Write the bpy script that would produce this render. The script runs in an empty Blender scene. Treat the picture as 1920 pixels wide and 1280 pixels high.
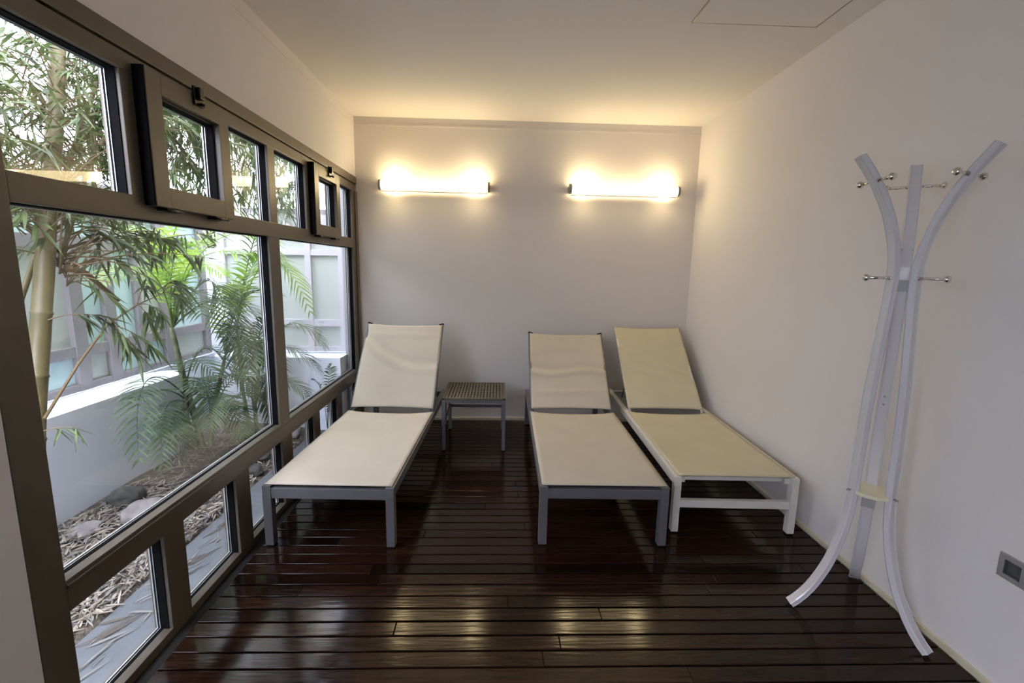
import bpy, bmesh, math, random
from mathutils import Vector, Matrix, Euler, noise
R = math.radians
sc = bpy.context.scene
col = sc.collection
random.seed(7)

# ------------------------------------------------------------------ camera
cam_d = bpy.data.cameras.new('camera')
cam = bpy.data.objects.new('camera', cam_d); col.objects.link(cam); sc.camera = cam
cam_d.sensor_fit = 'HORIZONTAL'; cam_d.sensor_width = 36.0
cam_d.lens = 866.0 / 1920.0 * 36.0
cam_d.clip_start = 0.02; cam_d.clip_end = 200
fwd = Vector((0.03280213, 0.9868326, -0.15838382)).normalized()
rgt = Vector((0.99935819, -0.03010185, 0.0194186)).normalized()
upv = rgt.cross(fwd).normalized(); rgt = fwd.cross(upv).normalized()
m = Matrix((rgt, upv, -fwd)).transposed().to_4x4(); m.translation = Vector((0, 0, 1.5))
cam.matrix_world = m

# ------------------------------------------------------------------ world, exposure
w = bpy.data.worlds.new('overcast_sky'); sc.world = w; w.use_nodes = True
bg = w.node_tree.nodes['Background']
bg.inputs[0].default_value = (0.86, 0.88, 1.05, 1); SKY = 22.0
# overcast sky after the standard distribution: three times as bright overhead as at the horizon
wt = w.node_tree; wc = wt.nodes.new('ShaderNodeTexCoord'); wx = wt.nodes.new('ShaderNodeSeparateXYZ'); wt.links.new(wc.outputs['Generated'], wx.inputs[0])
wm = wt.nodes.new('ShaderNodeMath'); wm.operation = 'MULTIPLY_ADD'; wm.inputs[1].default_value = SKY * 2 / 3; wm.inputs[2].default_value = SKY / 3
wk = wt.nodes.new('ShaderNodeMath'); wk.operation = 'MAXIMUM'; wk.inputs[1].default_value = 0.0
wt.links.new(wx.outputs[2], wk.inputs[0]); wt.links.new(wk.outputs[0], wm.inputs[0]); wt.links.new(wm.outputs[0], bg.inputs[1])
sc.view_settings.view_transform = 'Standard'; sc.view_settings.look = 'None'
sc.view_settings.exposure = 0.26; sc.view_settings.gamma = 1.0
sc.view_settings.use_curve_mapping = False
sc.cycles.use_denoising = True
sc.cycles.max_bounces = 10; sc.cycles.diffuse_bounces = 6; sc.cycles.transparent_max_bounces = 24
sc.cycles.glossy_bounces = 5; sc.cycles.sample_clamp_indirect = 6.0
LAMP = 33

# ------------------------------------------------------------------ materials
def mat(name, c, rough=0.5, metal=0.0, bump=None, var=None, spec=None, coat=0.0, alpha_trans=0.0, bdist=0.002):
    m = bpy.data.materials.new(name); m.use_nodes = True
    nt = m.node_tree; b = nt.nodes['Principled BSDF']
    b.inputs['Base Color'].default_value = (*c, 1); b.inputs['Roughness'].default_value = rough
    b.inputs['Metallic'].default_value = metal
    if spec is not None: b.inputs['Specular IOR Level'].default_value = spec
    if coat: b.inputs['Coat Weight'].default_value = coat; b.inputs['Coat Roughness'].default_value = 0.12
    tc = nt.nodes.new('ShaderNodeTexCoord')
    if var:
        n = nt.nodes.new('ShaderNodeTexNoise'); n.inputs['Scale'].default_value = var[0]; n.inputs['Detail'].default_value = 4
        r = nt.nodes.new('ShaderNodeValToRGB')
        k = var[1]
        r.color_ramp.elements[0].position = 0.3; r.color_ramp.elements[1].position = 0.7
        r.color_ramp.elements[0].color = (*[x * (1 - k) for x in c], 1)
        r.color_ramp.elements[1].color = (*[min(1, x * (1 + k)) for x in c], 1)
        nt.links.new(tc.outputs['Object'], n.inputs['Vector']); nt.links.new(n.outputs['Fac'], r.inputs['Fac'])
        nt.links.new(r.outputs['Color'], b.inputs['Base Color'])
    if bump:
        n2 = nt.nodes.new('ShaderNodeTexNoise'); n2.inputs['Scale'].default_value = bump[0]; n2.inputs['Detail'].default_value = 5
        bp = nt.nodes.new('ShaderNodeBump'); bp.inputs['Strength'].default_value = bump[1]; bp.inputs['Distance'].default_value = bdist
        nt.links.new(tc.outputs['Object'], n2.inputs['Vector']); nt.links.new(n2.outputs['Fac'], bp.inputs['Height'])
        nt.links.new(bp.outputs['Normal'], b.inputs['Normal'])
    return m

def leaf_mat(name, c1, c2, trans=0.35, scale=9.0):
    m = bpy.data.materials.new(name); m.use_nodes = True
    nt = m.node_tree; b = nt.nodes['Principled BSDF']; out = nt.nodes['Material Output']
    tc = nt.nodes.new('ShaderNodeTexCoord'); n = nt.nodes.new('ShaderNodeTexNoise'); n.inputs['Scale'].default_value = scale
    r = nt.nodes.new('ShaderNodeValToRGB'); r.color_ramp.elements[0].position = 0.35; r.color_ramp.elements[1].position = 0.65
    r.color_ramp.elements[0].color = (*c1, 1); r.color_ramp.elements[1].color = (*c2, 1)
    t = nt.nodes.new('ShaderNodeBsdfTranslucent'); mx = nt.nodes.new('ShaderNodeMixShader'); mx.inputs[0].default_value = trans
    nt.links.new(tc.outputs['Object'], n.inputs['Vector']); nt.links.new(n.outputs['Fac'], r.inputs['Fac'])
    nt.links.new(r.outputs['Color'], b.inputs['Base Color']); nt.links.new(r.outputs['Color'], t.inputs['Color'])
    b.inputs['Roughness'].default_value = 0.45
    nt.links.new(b.outputs[0], mx.inputs[1]); nt.links.new(t.outputs[0], mx.inputs[2]); nt.links.new(mx.outputs[0], out.inputs['Surface'])
    return m

def glass_mat():
    m = bpy.data.materials.new('window_glass'); m.use_nodes = True
    nt = m.node_tree; out = nt.nodes['Material Output']; nt.nodes.remove(nt.nodes['Principled BSDF'])
    t = nt.nodes.new('ShaderNodeBsdfTransparent'); t.inputs[0].default_value = (0.965, 0.975, 0.975, 1)
    g = nt.nodes.new('ShaderNodeBsdfGlossy'); g.inputs['Roughness'].default_value = 0.0
    f = nt.nodes.new('ShaderNodeFresnel'); f.inputs[0].default_value = 1.5
    # a slab seen from inside its own glass would reflect totally: use the outside index on both faces
    ge = nt.nodes.new('ShaderNodeNewGeometry'); mm = nt.nodes.new('ShaderNodeMix'); mm.data_type = 'FLOAT'
    mm.inputs[2].default_value = 1.5; mm.inputs[3].default_value = 0.6667
    nt.links.new(ge.outputs['Backfacing'], mm.inputs[0]); nt.links.new(mm.outputs[0], f.inputs[0])
    mx = nt.nodes.new('ShaderNodeMixShader')
    nt.links.new(f.outputs[0], mx.inputs[0]); nt.links.new(t.outputs[0], mx.inputs[1]); nt.links.new(g.outputs[0], mx.inputs[2])
    nt.links.new(mx.outputs[0], out.inputs['Surface'])
    return m

def deck_mat():
    m = bpy.data.materials.new('varnished_deck'); m.use_nodes = True
    nt = m.node_tree; b = nt.nodes['Principled BSDF']
    tc = nt.nodes.new('ShaderNodeTexCoord'); mp = nt.nodes.new('ShaderNodeMapping'); mp.inputs['Scale'].default_value = (1.2, 22, 22)
    n = nt.nodes.new('ShaderNodeTexNoise'); n.inputs['Scale'].default_value = 3; n.inputs['Detail'].default_value = 8
    r = nt.nodes.new('ShaderNodeValToRGB'); r.color_ramp.elements[0].position = 0.3; r.color_ramp.elements[1].position = 0.75
    r.color_ramp.elements[0].color = (0.009, 0.0038, 0.0025, 1); r.color_ramp.elements[1].color = (0.034, 0.014, 0.008, 1)
    at = nt.nodes.new('ShaderNodeAttribute'); at.attribute_name = 'tone'
    mu = nt.nodes.new('ShaderNodeMix'); mu.data_type = 'RGBA'; mu.blend_type = 'MULTIPLY'; mu.inputs[0].default_value = 1
    nt.links.new(tc.outputs['Object'], mp.inputs['Vector']); nt.links.new(mp.outputs[0], n.inputs['Vector'])
    nt.links.new(n.outputs['Fac'], r.inputs['Fac']); nt.links.new(r.outputs['Color'], mu.inputs[6]); nt.links.new(at.outputs['Color'], mu.inputs[7])
    nt.links.new(mu.outputs[2], b.inputs['Base Color'])
    mp2 = nt.nodes.new('ShaderNodeMapping'); mp2.inputs['Scale'].default_value = (2.0, 30, 10)
    n2 = nt.nodes.new('ShaderNodeTexNoise'); n2.inputs['Scale'].default_value = 2.2; n2.inputs['Detail'].default_value = 3
    bp = nt.nodes.new('ShaderNodeBump'); bp.inputs['Strength'].default_value = 0.30; bp.inputs['Distance'].default_value = 0.0016
    nt.links.new(tc.outputs['Object'], mp2.inputs['Vector']); nt.links.new(mp2.outputs[0], n2.inputs['Vector'])
    nt.links.new(n2.outputs['Fac'], bp.inputs['Height']); nt.links.new(bp.outputs['Normal'], b.inputs['Normal'])
    mr = nt.nodes.new('ShaderNodeMapRange'); mr.inputs[3].default_value = 0.09; mr.inputs[4].default_value = 0.17
    nt.links.new(n.outputs['Fac'], mr.inputs[0]); nt.links.new(mr.outputs[0], b.inputs['Roughness'])
    b.inputs['Specular IOR Level'].default_value = 0.22
    return m

def fabric_mat(name, c):
    m = mat(name, c, 0.85, spec=0.2)
    nt = m.node_tree; b = nt.nodes['Principled BSDF']; tc = nt.nodes.new('ShaderNodeTexCoord')
    bp = nt.nodes.new('ShaderNodeBump'); bp.inputs['Strength'].default_value = 0.25; bp.inputs['Distance'].default_value = 0.001
    ad = nt.nodes.new('ShaderNodeMath'); ad.operation = 'ADD'
    for k, ax in enumerate(('X', 'Y')):
        wv = nt.nodes.new('ShaderNodeTexWave'); wv.bands_direction = ax; wv.inputs['Scale'].default_value = 90
        nt.links.new(tc.outputs['UV'], wv.inputs['Vector']); nt.links.new(wv.outputs['Fac'], ad.inputs[k])
    nt.links.new(ad.outputs[0], bp.inputs['Height']); nt.links.new(bp.outputs['Normal'], b.inputs['Normal'])
    n = nt.nodes.new('ShaderNodeTexNoise'); n.inputs['Scale'].default_value = 3.5; n.inputs['Detail'].default_value = 5
    r = nt.nodes.new('ShaderNodeValToRGB'); r.color_ramp.elements[0].position = 0.35; r.color_ramp.elements[1].position = 0.7
    r.color_ramp.elements[0].color = (*[x * 0.93 for x in c], 1); r.color_ramp.elements[1].color = (*c, 1)
    nt.links.new(tc.outputs['Object'], n.inputs['Vector']); nt.links.new(n.outputs['Fac'], r.inputs['Fac']); nt.links.new(r.outputs['Color'], b.inputs['Base Color'])
    return m

def emit_mat(name, c, s):
    m = bpy.data.materials.new(name); m.use_nodes = True
    nt = m.node_tree; out = nt.nodes['Material Output']; nt.nodes.remove(nt.nodes['Principled BSDF'])
    e = nt.nodes.new('ShaderNodeEmission'); e.inputs[0].default_value = (*c, 1)
    # two bulbs sit inside the opal tube, so it glows strongest a little in from each end
    tc = nt.nodes.new('ShaderNodeTexCoord'); sx = nt.nodes.new('ShaderNodeSeparateXYZ')
    nt.links.new(tc.outputs['Object'], sx.inputs[0])
    ab = nt.nodes.new('ShaderNodeMath'); ab.operation = 'ABSOLUTE'; nt.links.new(sx.outputs[0], ab.inputs[0])
    sb = nt.nodes.new('ShaderNodeMath'); sb.operation = 'SUBTRACT'; sb.inputs[1].default_value = 0.37; nt.links.new(ab.outputs[0], sb.inputs[0])
    sq = nt.nodes.new('ShaderNodeMath'); sq.operation = 'MULTIPLY'; nt.links.new(sb.outputs[0], sq.inputs[0]); nt.links.new(sb.outputs[0], sq.inputs[1])
    dv = nt.nodes.new('ShaderNodeMath'); dv.operation = 'MULTIPLY'; dv.inputs[1].default_value = -1 / (0.048 ** 2); nt.links.new(sq.outputs[0], dv.inputs[0])
    ex = nt.nodes.new('ShaderNodeMath'); ex.operation = 'EXPONENT'; nt.links.new(dv.outputs[0], ex.inputs[0])
    ma = nt.nodes.new('ShaderNodeMath'); ma.operation = 'MULTIPLY_ADD'; ma.inputs[1].default_value = s * 1.55; ma.inputs[2].default_value = s * 0.24
    nt.links.new(ex.outputs[0], ma.inputs[0]); nt.links.new(ma.outputs[0], e.inputs[1])
    nt.links.new(e.outputs[0], out.inputs['Surface'])
    return m

M = {
 'wall': mat('white_plaster', (0.78, 0.745, 0.735), 0.75, bump=(60, 0.15)),
 'back': mat('light_grey_plaster', (0.76, 0.71, 0.68), 0.75, bump=(60, 0.15)),
 'ceil': mat('white_ceiling_paint', (0.76, 0.73, 0.70), 0.85, bump=(40, 0.08)),
 'cream': mat('cream_trim', (0.66, 0.60, 0.44), 0.5),
 'frame': mat('bronze_window_frame', (0.098, 0.079, 0.058), 0.42, var=(18, 0.06), bump=(300, 0.05)),
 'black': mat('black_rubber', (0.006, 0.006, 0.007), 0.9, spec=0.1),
 'plastic': mat('black_plastic', (0.006, 0.006, 0.006), 0.2),
 'spacer': mat('silver_spacer', (0.55, 0.58, 0.58), 0.3, 0.6),
 'glass': glass_mat(),
 'deck': deck_mat(),
 'under': mat('dark_underfloor', (0.006, 0.005, 0.004), 0.9),
 'grey': mat('grey_painted_metal', (0.165, 0.16, 0.17), 0.38, 0.3),
 'white': mat('white_painted_metal', (0.74, 0.70, 0.64), 0.4),
 'fabric': fabric_mat('ecru_mesh_fabric', (0.58, 0.525, 0.425)),
 'fabric2': fabric_mat('cream_mesh_fabric', (0.63, 0.58, 0.42)),
 'table': mat('taupe_table_resin', (0.105, 0.09, 0.062), 0.55),
 'rack': mat('white_lacquer', (0.69, 0.66, 0.68), 0.18, coat=0.5),
 'ivory': mat('ivory_plastic', (0.80, 0.76, 0.55), 0.35),
 'chrome': mat('chrome', (0.75, 0.72, 0.68), 0.12, 1.0),
 'steel': mat('grey_steel', (0.33, 0.32, 0.31), 0.35, 0.5),
 'plate': mat('grey_plate', (0.40, 0.39, 0.38), 0.5),
 'socket': mat('silver_socket_plate', (0.38, 0.36, 0.34), 0.4, 0.3),
 'socket_in': mat('dark_socket_well', (0.07, 0.08, 0.075), 0.35),
 'outwhite': mat('white_garden_render', (0.78, 0.83, 0.92), 0.8, var=(2.2, 0.04), bump=(30, 0.2)),
 'outgrey': mat('grey_exterior_render', (0.42, 0.42, 0.43), 0.8, bump=(30, 0.2)),
 'kerb': mat('grey_concrete', (0.085, 0.094, 0.10), 0.8, var=(5, 0.14), bump=(70, 0.4)),
 'soil': mat('brown_mulch_soil', (0.10, 0.082, 0.065), 0.95, var=(30, 0.5), bump=(50, 1.0), bdist=0.02),
 'mauve': mat('mauve_window_frame', (0.26, 0.24, 0.25), 0.45),
 'palemauve': mat('pale_window_frame', (0.58, 0.56, 0.60), 0.45),
 'pane_a': mat('sky_reflection_pane', (0.60, 0.80, 0.83), 0.12, spec=0.6),  # cyan of the reflected sky put into the pane colour
 'pane_b': mat('grey_green_blind_pane', (0.50, 0.54, 0.50), 0.12, spec=0.5),
 'culm': mat('yellow_bamboo_culm', (0.125, 0.103, 0.042), 0.4, var=(6, 0.25)),
 'twig': mat('brown_twig', (0.16, 0.11, 0.05), 0.7),
 'stem': mat('grey_green_palm_stem', (0.16, 0.17, 0.09), 0.6, var=(14, 0.4)),
 'bleaf': leaf_mat('bamboo_leaf', (0.035, 0.055, 0.018), (0.10, 0.155, 0.04), 0.3),
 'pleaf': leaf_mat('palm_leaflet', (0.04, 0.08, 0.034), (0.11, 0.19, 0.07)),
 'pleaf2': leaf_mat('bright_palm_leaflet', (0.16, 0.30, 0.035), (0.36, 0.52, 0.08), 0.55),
 'rockd': mat('dark_garden_rock', (0.045, 0.045, 0.038), 0.9, var=(12, 0.4), bump=(25, 1.0), bdist=0.01),
 'rockp': mat('pale_garden_rock', (0.19, 0.175, 0.17), 0.9, var=(14, 0.3), bump=(25, 1.0), bdist=0.01),
 'lit1': mat('tan_dry_leaf', (0.20, 0.17, 0.13), 0.8), 'lit2': mat('grey_dry_leaf', (0.15, 0.14, 0.13), 0.8),
 'lit3': mat('brown_dry_leaf', (0.07, 0.052, 0.038), 0.8), 'lit4': mat('pale_dry_leaf', (0.30, 0.265, 0.21), 0.8),
 'hatch': mat('hatch_paint', (0.76, 0.73, 0.70), 0.85),
 'lamp': emit_mat('warm_opal_tube', (1.0, 0.78, 0.42), LAMP),
}

# ------------------------------------------------------------------ mesh helpers
class MB:
    def __init__(s): s.bm = bmesh.new()
    def box(s, x0, x1, y0, y1, z0, z1, bev=0.0, mi=0):
        b = bmesh.new(); bmesh.ops.create_cube(b, size=1)
        for v in b.verts: v.co = Vector(((x0 + x1) / 2 + v.co.x * (x1 - x0), (y0 + y1) / 2 + v.co.y * (y1 - y0), (z0 + z1) / 2 + v.co.z * (z1 - z0)))
        if bev: bmesh.ops.bevel(b, geom=list(b.edges), offset=bev, segments=2, affect='EDGES', profile=0.7)
        s.merge(b, mi); return s
    def merge(s, b, mi=0, mtx=None):
        if mtx: b.transform(mtx)
        for f in b.faces: f.material_index = mi
        me = bpy.data.meshes.new('tmp'); b.to_mesh(me); b.free(); s.bm.from_mesh(me); bpy.data.meshes.remove(me)
    def tube(s, pts, r, n=10, mi=0, caps=True):
        pts = [Vector(p) for p in pts]; rr = r if hasattr(r, '__len__') else [r] * len(pts)
        rings = []; prev = None
        for i, p in enumerate(pts):
            t = (pts[min(i + 1, len(pts) - 1)] - pts[max(i - 1, 0)]).normalized()
            if prev is None: a = t.orthogonal().normalized()
            else: a = (prev - t * prev.dot(t)).normalized()
            prev = a; b = t.cross(a)
            rings.append([s.bm.verts.new(p + (a * math.cos(2 * math.pi * k / n) + b * math.sin(2 * math.pi * k / n)) * rr[i]) for k in range(n)])
        for i in range(len(rings) - 1):
            for k in range(n):
                f = s.bm.faces.new((rings[i][k], rings[i][(k + 1) % n], rings[i + 1][(k + 1) % n], rings[i + 1][k])); f.material_index = mi; f.smooth = True
        if caps:
            f = s.bm.faces.new(rings[0][::-1]); f.material_index = mi
            f = s.bm.faces.new(rings[-1]); f.material_index = mi
        return s
    def bar(s, a, b, wx, wz, side=Vector((0, 0, 1)), bev=0.003, mi=0):
        a, b = Vector(a), Vector(b); d = (b - a); L = d.length; d.normalize()
        u = (side - d * side.dot(d)).normalized(); v = d.cross(u)
        q = bmesh.new(); bmesh.ops.create_cube(q, size=1)
        for k in q.verts: k.co = Vector((k.co.x * wx, k.co.y * L, k.co.z * wz))
        if bev: bmesh.ops.bevel(q, geom=list(q.edges), offset=bev, segments=2, affect='EDGES', profile=0.7)
        mt = Matrix((v, d, u)).transposed().to_4x4(); mt.translation = (a + b) / 2
        s.merge(q, mi, mt); return s
    def sphere(s, c, r, n=14, mi=0, sc_=(1, 1, 1)):
        q = bmesh.new(); bmesh.ops.create_uvsphere(q, u_segments=n, v_segments=n // 2 + 2, radius=r)
        for f in q.faces: f.smooth = True
        s.merge(q, mi, Matrix.Translation(Vector(c)) @ Matrix.Diagonal((*sc_, 1))); return s
    def cyl(s, a, b, r, n=20, mi=0): return s.tube([a, b], r, n, mi)
    def build(s, name, mats, parent=None):
        me = bpy.data.meshes.new(name); bmesh.ops.recalc_face_normals(s.bm, faces=s.bm.faces); s.bm.to_mesh(me); s.bm.free()
        o = bpy.data.objects.new(name, me); col.objects.link(o)
        for mm in (mats if isinstance(mats, (list, tuple)) else [mats]): me.materials.append(mm)
        if parent: o.parent = parent
        return o
def tag(o, label=None, cat=None, group=None, kind=None):
    if label: o['label'] = label
    if cat: o['category'] = cat
    if group: o['group'] = group
    if kind: o['kind'] = kind
    return o
def empty(name, loc=(0, 0, 0), rz=0):
    o = bpy.data.objects.new(name, None); col.objects.link(o); o.location = loc; o.rotation_euler = (0, 0, rz); o.empty_display_size = 0.1
    return o
def struct(o): o['kind'] = 'structure'; return o
def recentre(o, c):   # move a mesh's own origin to c, geometry unchanged in space
    c = Vector(c); o.data.transform(Matrix.Translation(-c)); o.location = c; return o

# ------------------------------------------------------------------ room shell
XL, XR, YB, H, YF = -1.306, 1.842, 4.42, 2.802, -3.2
struct(MB().box(XR, XR + .2, YF, YB + .2, -.12, H + .1).build('wall_right', M['wall']))
struct(MB().box(XL, XR, YB, YB + .2, -.12, H + .1).build('wall_back', M['back']))
struct(MB().box(XL - .12, XR + .2, YF - .2, YF, -.12, H + .1).build('wall_front', M['wall']))
wl = MB().box(XL - .12, XL, YF, -2.5, -.12, H + .1).box(XL - .12, XL, .0, 1.214, -.12, H + .1).box(XL - .12, XL, -2.5, .0, -.12, .75).box(XL - .12, XL, -2.5, .0, 2.25, H + .1)
wl.box(XL - .12, XL, 1.214, YB + .2, 2.281, H + .1)
struct(wl.build('wall_left', M['wall']))
struct(MB().box(XL - .145, XL - .001, 4.42, 5.0, -.12, H + .1).build('wall_exterior', M['outgrey']))
struct(MB().box(XL - .12, XR + .2, YF - .2, YB + .2, H, H + .12).build('ceiling', M['ceil']))
struct(MB().box(XL, XR, YB - .004, YB, H - .075, H - .060, .001).build('trim_1', M['back']))
struct(MB().box(XL, XL + .005, -3, YB, H - .075, H - .058, .001).build('trim_2', M['wall']))
struct(MB().box(XL, XR, YB - .014, YB, 0, .026, .003).build('baseboard_back', M['cream']))
struct(MB().box(XR - .014, XR, YF, YB - .014, 0, .026, .003).build('baseboard_right', M['cream']))

# deck boards running across the room, one after the other
fl = bmesh.new(); tone = fl.loops.layers.color.new('tone')
y = 4.405; pitch = .0775
rb = random.Random(3)
while y > -3.1:
    x = -1.245 - 0; xs = [-1.245]
    xx = -1.245 + rb.uniform(.3, 2.4)
    while xx < 1.7: xs.append(xx); xx += rb.uniform(1.3, 2.6)
    xs.append(XR - .015)
    for a, b in zip(xs[:-1], xs[1:]):
        q = bmesh.new(); bmesh.ops.create_cube(q, size=1)
        dz = rb.uniform(-.0006, .0006); tl = rb.uniform(-.006, .006)
        for v in q.verts:
            v.co = Vector(((a + b) / 2 + v.co.x * (b - a - .0015), y - pitch / 2 + v.co.y * (pitch - .0075), -.0105 + v.co.z * .019 + dz + v.co.y * .07 * tl))
        bmesh.ops.bevel(q, geom=[e for e in q.edges if all(v.co.z > -.01 for v in e.verts)], offset=.0028, segments=3, affect='EDGES', profile=.5)
        me = bpy.data.meshes.new('t'); q.to_mesh(me); q.free(); n0 = len(fl.faces); fl.from_mesh(me); bpy.data.meshes.remove(me)
        fl.faces.ensure_lookup_table(); t = rb.uniform(.55, 1.5); t2 = rb.uniform(.85, 1.1)
        for f in fl.faces[n0:]:
            for lp in f.loops: lp[tone] = (t, t * t2, t * t2, 1)
    y -= pitch
me = bpy.data.meshes.new('floor'); fl.to_mesh(me); fl.free(); me.materials.append(M['deck'])
o = bpy.data.objects.new('floor', me); col.objects.link(o); struct(o)
struct(MB().box(XL, XR, YF, YB, -.14, -.021).box(XL - .12, XL, 1.214, YB, -.14, -.072).build('floor_base', M['under']))

# ------------------------------------------------------------------ the window wall
win = struct(empty('window_1', (XL, 1.216, -.07)))
def wpart(mb, name, m_, parent=win, label=None):
    o = mb.build(name, m_); o.parent = parent; o.matrix_parent_inverse = Matrix.Translation(-Vector(world_of(parent)))
    if label: o['label'] = label
    return o
def world_of(p):
    return Vector(p.location) if p.parent is None else Vector((0, 0, 0))
xf, xb = XL, XL - .075
fr = MB()
fr.box(xb, xf + .008, 1.216, YB, 2.217, 2.280, .003)                  # outer head strip
fr.box(xb, xf - .012, 1.216, YB, 2.205, 2.220)
fr.box(xb, xf, 1.216, YB, 2.150, 2.212, .003)
fr.box(xb, xf, 1.216, 1.318, -.07, 2.150, .003)                       # left jamb
fr.box(xb, xf, 4.285, 4.356, -.07, 2.150, .003); fr.box(xb, xf + .012, 4.355, YB - .001, -.07, 2.150, .003)
fr.box(xb, xf, 1.318, 4.285, 1.648, 1.730, .003)                          # transom
fr.box(xb, xf, 1.318, 4.285, .423, .527, .003); fr.box(xb + .01, xf + .006, 1.318, 4.285, .502, .512, .002)
fr.box(xb, xf, 1.318, 4.285, -.07, .016, .003)
for y0, y1 in ((1.750, 1.835), (2.305, 2.352), (2.775, 2.857), (3.290, 3.368), (3.842, 3.862)): fr.box(xb + .001, xf - .001, y0, y1, 1.70, 2.17, .003)
fr.box(xb + .001, xf - .001, 2.738, 2.862, .50, 1.67, .003)
SM = [(1.722, 1.840), (2.231, 2.357), (2.745, 2.880), (3.245, 3.345), (3.73, 3.84)]
for y0, y1 in SM: fr.box(xb + .001, xf - .001, y0, y1, 0, .44, .003)
wpart(fr, 'window_frame', M['frame'])
def pane(y0, y1, z0, z1, x=XL - .05, parent=win, lab=None):
    p = wpart(MB().box(x - .006, x, y0 - .008, y1 + .008, z0 - .008, z1 + .008), 'pane', M['glass'], parent, lab)
    g = MB()
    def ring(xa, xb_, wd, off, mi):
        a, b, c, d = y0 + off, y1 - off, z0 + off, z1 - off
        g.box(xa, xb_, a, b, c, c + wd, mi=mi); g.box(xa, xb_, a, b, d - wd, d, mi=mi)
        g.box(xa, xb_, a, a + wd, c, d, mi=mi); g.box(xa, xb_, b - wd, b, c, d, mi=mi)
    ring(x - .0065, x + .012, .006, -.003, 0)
    g.box(x + .0005, x + .034, y1 - .0035, y1 + .0005, z0, z1); g.box(x + .0005, x + .034, y0 - .0005, y0 + .0035, z0, z1); g.box(x + .0005, x + .034, y0 + .0036, y1 - .0036, z1 - .0035, z1 + .0005)  # wide black strips beside the glass stand in for shade on the reveals
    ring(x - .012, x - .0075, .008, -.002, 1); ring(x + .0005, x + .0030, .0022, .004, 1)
    g = wpart(g, 'gasket_and_reveal_shade', [M['black'], M['spacer']], p); return p
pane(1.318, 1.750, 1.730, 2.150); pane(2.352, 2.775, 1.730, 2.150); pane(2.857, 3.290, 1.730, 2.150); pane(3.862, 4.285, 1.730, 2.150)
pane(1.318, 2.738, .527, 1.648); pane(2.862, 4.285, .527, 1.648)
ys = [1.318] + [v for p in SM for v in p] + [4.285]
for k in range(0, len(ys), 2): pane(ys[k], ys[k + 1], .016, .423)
def casement(y0, y1, z0=1.700, z1=2.186):
    c = MB(); xa, xc = XL + .008, XL + .040
    c.box(xa, xc, y0 + .078, y1 - .075, z1 - .076, z1, .002); c.box(xa, xc, y0 + .078, y1 - .075, z0, z0 + .076, .002)
    c.box(xa, xc, y0, y0 + .078, z0, z1, .002); c.box(xa, xc, y1 - .075, y1, z0, z1, .002)
    for a, b, cc, d in ((y0 + .070, y1 - .067, z1 - .085, z1 - .070), (y0 + .070, y1 - .067, z0 + .068, z0 + .083), (y0 + .070, y0 + .084, z0 + .07, z1 - .07), (y1 - .082, y1 - .067, z0 + .07, z1 - .07)):
        c.box(XL - .030, xa + .004, a, b, cc, d)
    co = wpart(c, 'casement', M['frame'])
    seal_and_side_strip = MB(); seal_and_side_strip.box(XL - .002, xa, y0 + .006, y1 - .006, z1 - .03, z1 - .006); seal_and_side_strip.box(XL - .002, xa, y0 + .006, y1 - .006, z0 + .006, z0 + .03)
    seal_and_side_strip.box(XL - .002, xc - .004, y0 - .007, y0 - .0005, z0 + .002, z1 - .002); seal_and_side_strip.box(XL - .002, xa, y1 - .03, y1 - .006, z0, z1 - .006)  # the first black strip covers the casement's near side face
    wpart(seal_and_side_strip, 'seal_and_side_strip', M['black'], co)
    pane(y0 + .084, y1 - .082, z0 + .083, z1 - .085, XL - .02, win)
    ym = (y0 + y1) / 2 + .035
    l = MB(); l.box(xc - .001, xc + .010, ym - .030, ym + .030, z1 - .048, z1 + .026, .004)
    l.box(xc + .008, xc + .026, ym - .018, ym + .014, z1 - .022, z1 + .024, .006); l.cyl((xc + .012, ym, z1 - .040), (xc + .034, ym, z1 - .046), .007)
    wpart(l, 'latch', M['plastic'], co, 'black latch')
    for yy in (y0 + .10, y1 - .10):
        hg = MB(); hg.box(XL - .001, xc - .002, yy - .05, yy + .05, z0 - .012, z0 - .001, .003); hg.cyl((xc - .006, yy - .05, z0 - .007), (xc - .006, yy + .05, z0 - .007), .006, 10)
        wpart(hg, 'hinge', M['plastic'], co, 'black hinge')
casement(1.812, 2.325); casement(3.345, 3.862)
# added window, unseen behind the viewpoint, to bring extra daylight onto the right wall
w4 = struct(empty('added_fill_window', (XL, -2.5, .75))); f4 = MB()
f4.box(xb, xf, -2.5, -2.42, .75, 2.25, .003).box(xb, xf, -.08, 0, .75, 2.25, .003)
f4.box(xb, xf, -2.42, -.08, .75, .83, .003).box(xb, xf, -2.42, -.08, 2.17, 2.25, .003)
wpart(f4, 'window_frame', M['frame'], w4)
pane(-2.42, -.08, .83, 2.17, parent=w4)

# ------------------------------------------------------------------ ceiling hatch and wall lamps
hq = MB(); hq.box(1.014, 1.676, 1.99, 2.648, H - .006, H - .001, .001); hq = hq.build('ceiling_hatch', M['hatch'])
tag(hq, 'square white access panel set flush in the ceiling by the right wall', 'hatch')
hg = MB()
for a, b, c, d in ((1.006, 1.684, 2.648, 2.655), (1.006, 1.684, 1.983, 1.99), (1.006, 1.013, 1.983, 2.655), (1.677, 1.684, 1.983, 2.655)): hg.box(a, b, c, d, H - .006, H - .0005)
hg = hg.build('seam', M['steel']); hg.parent = hq

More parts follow.
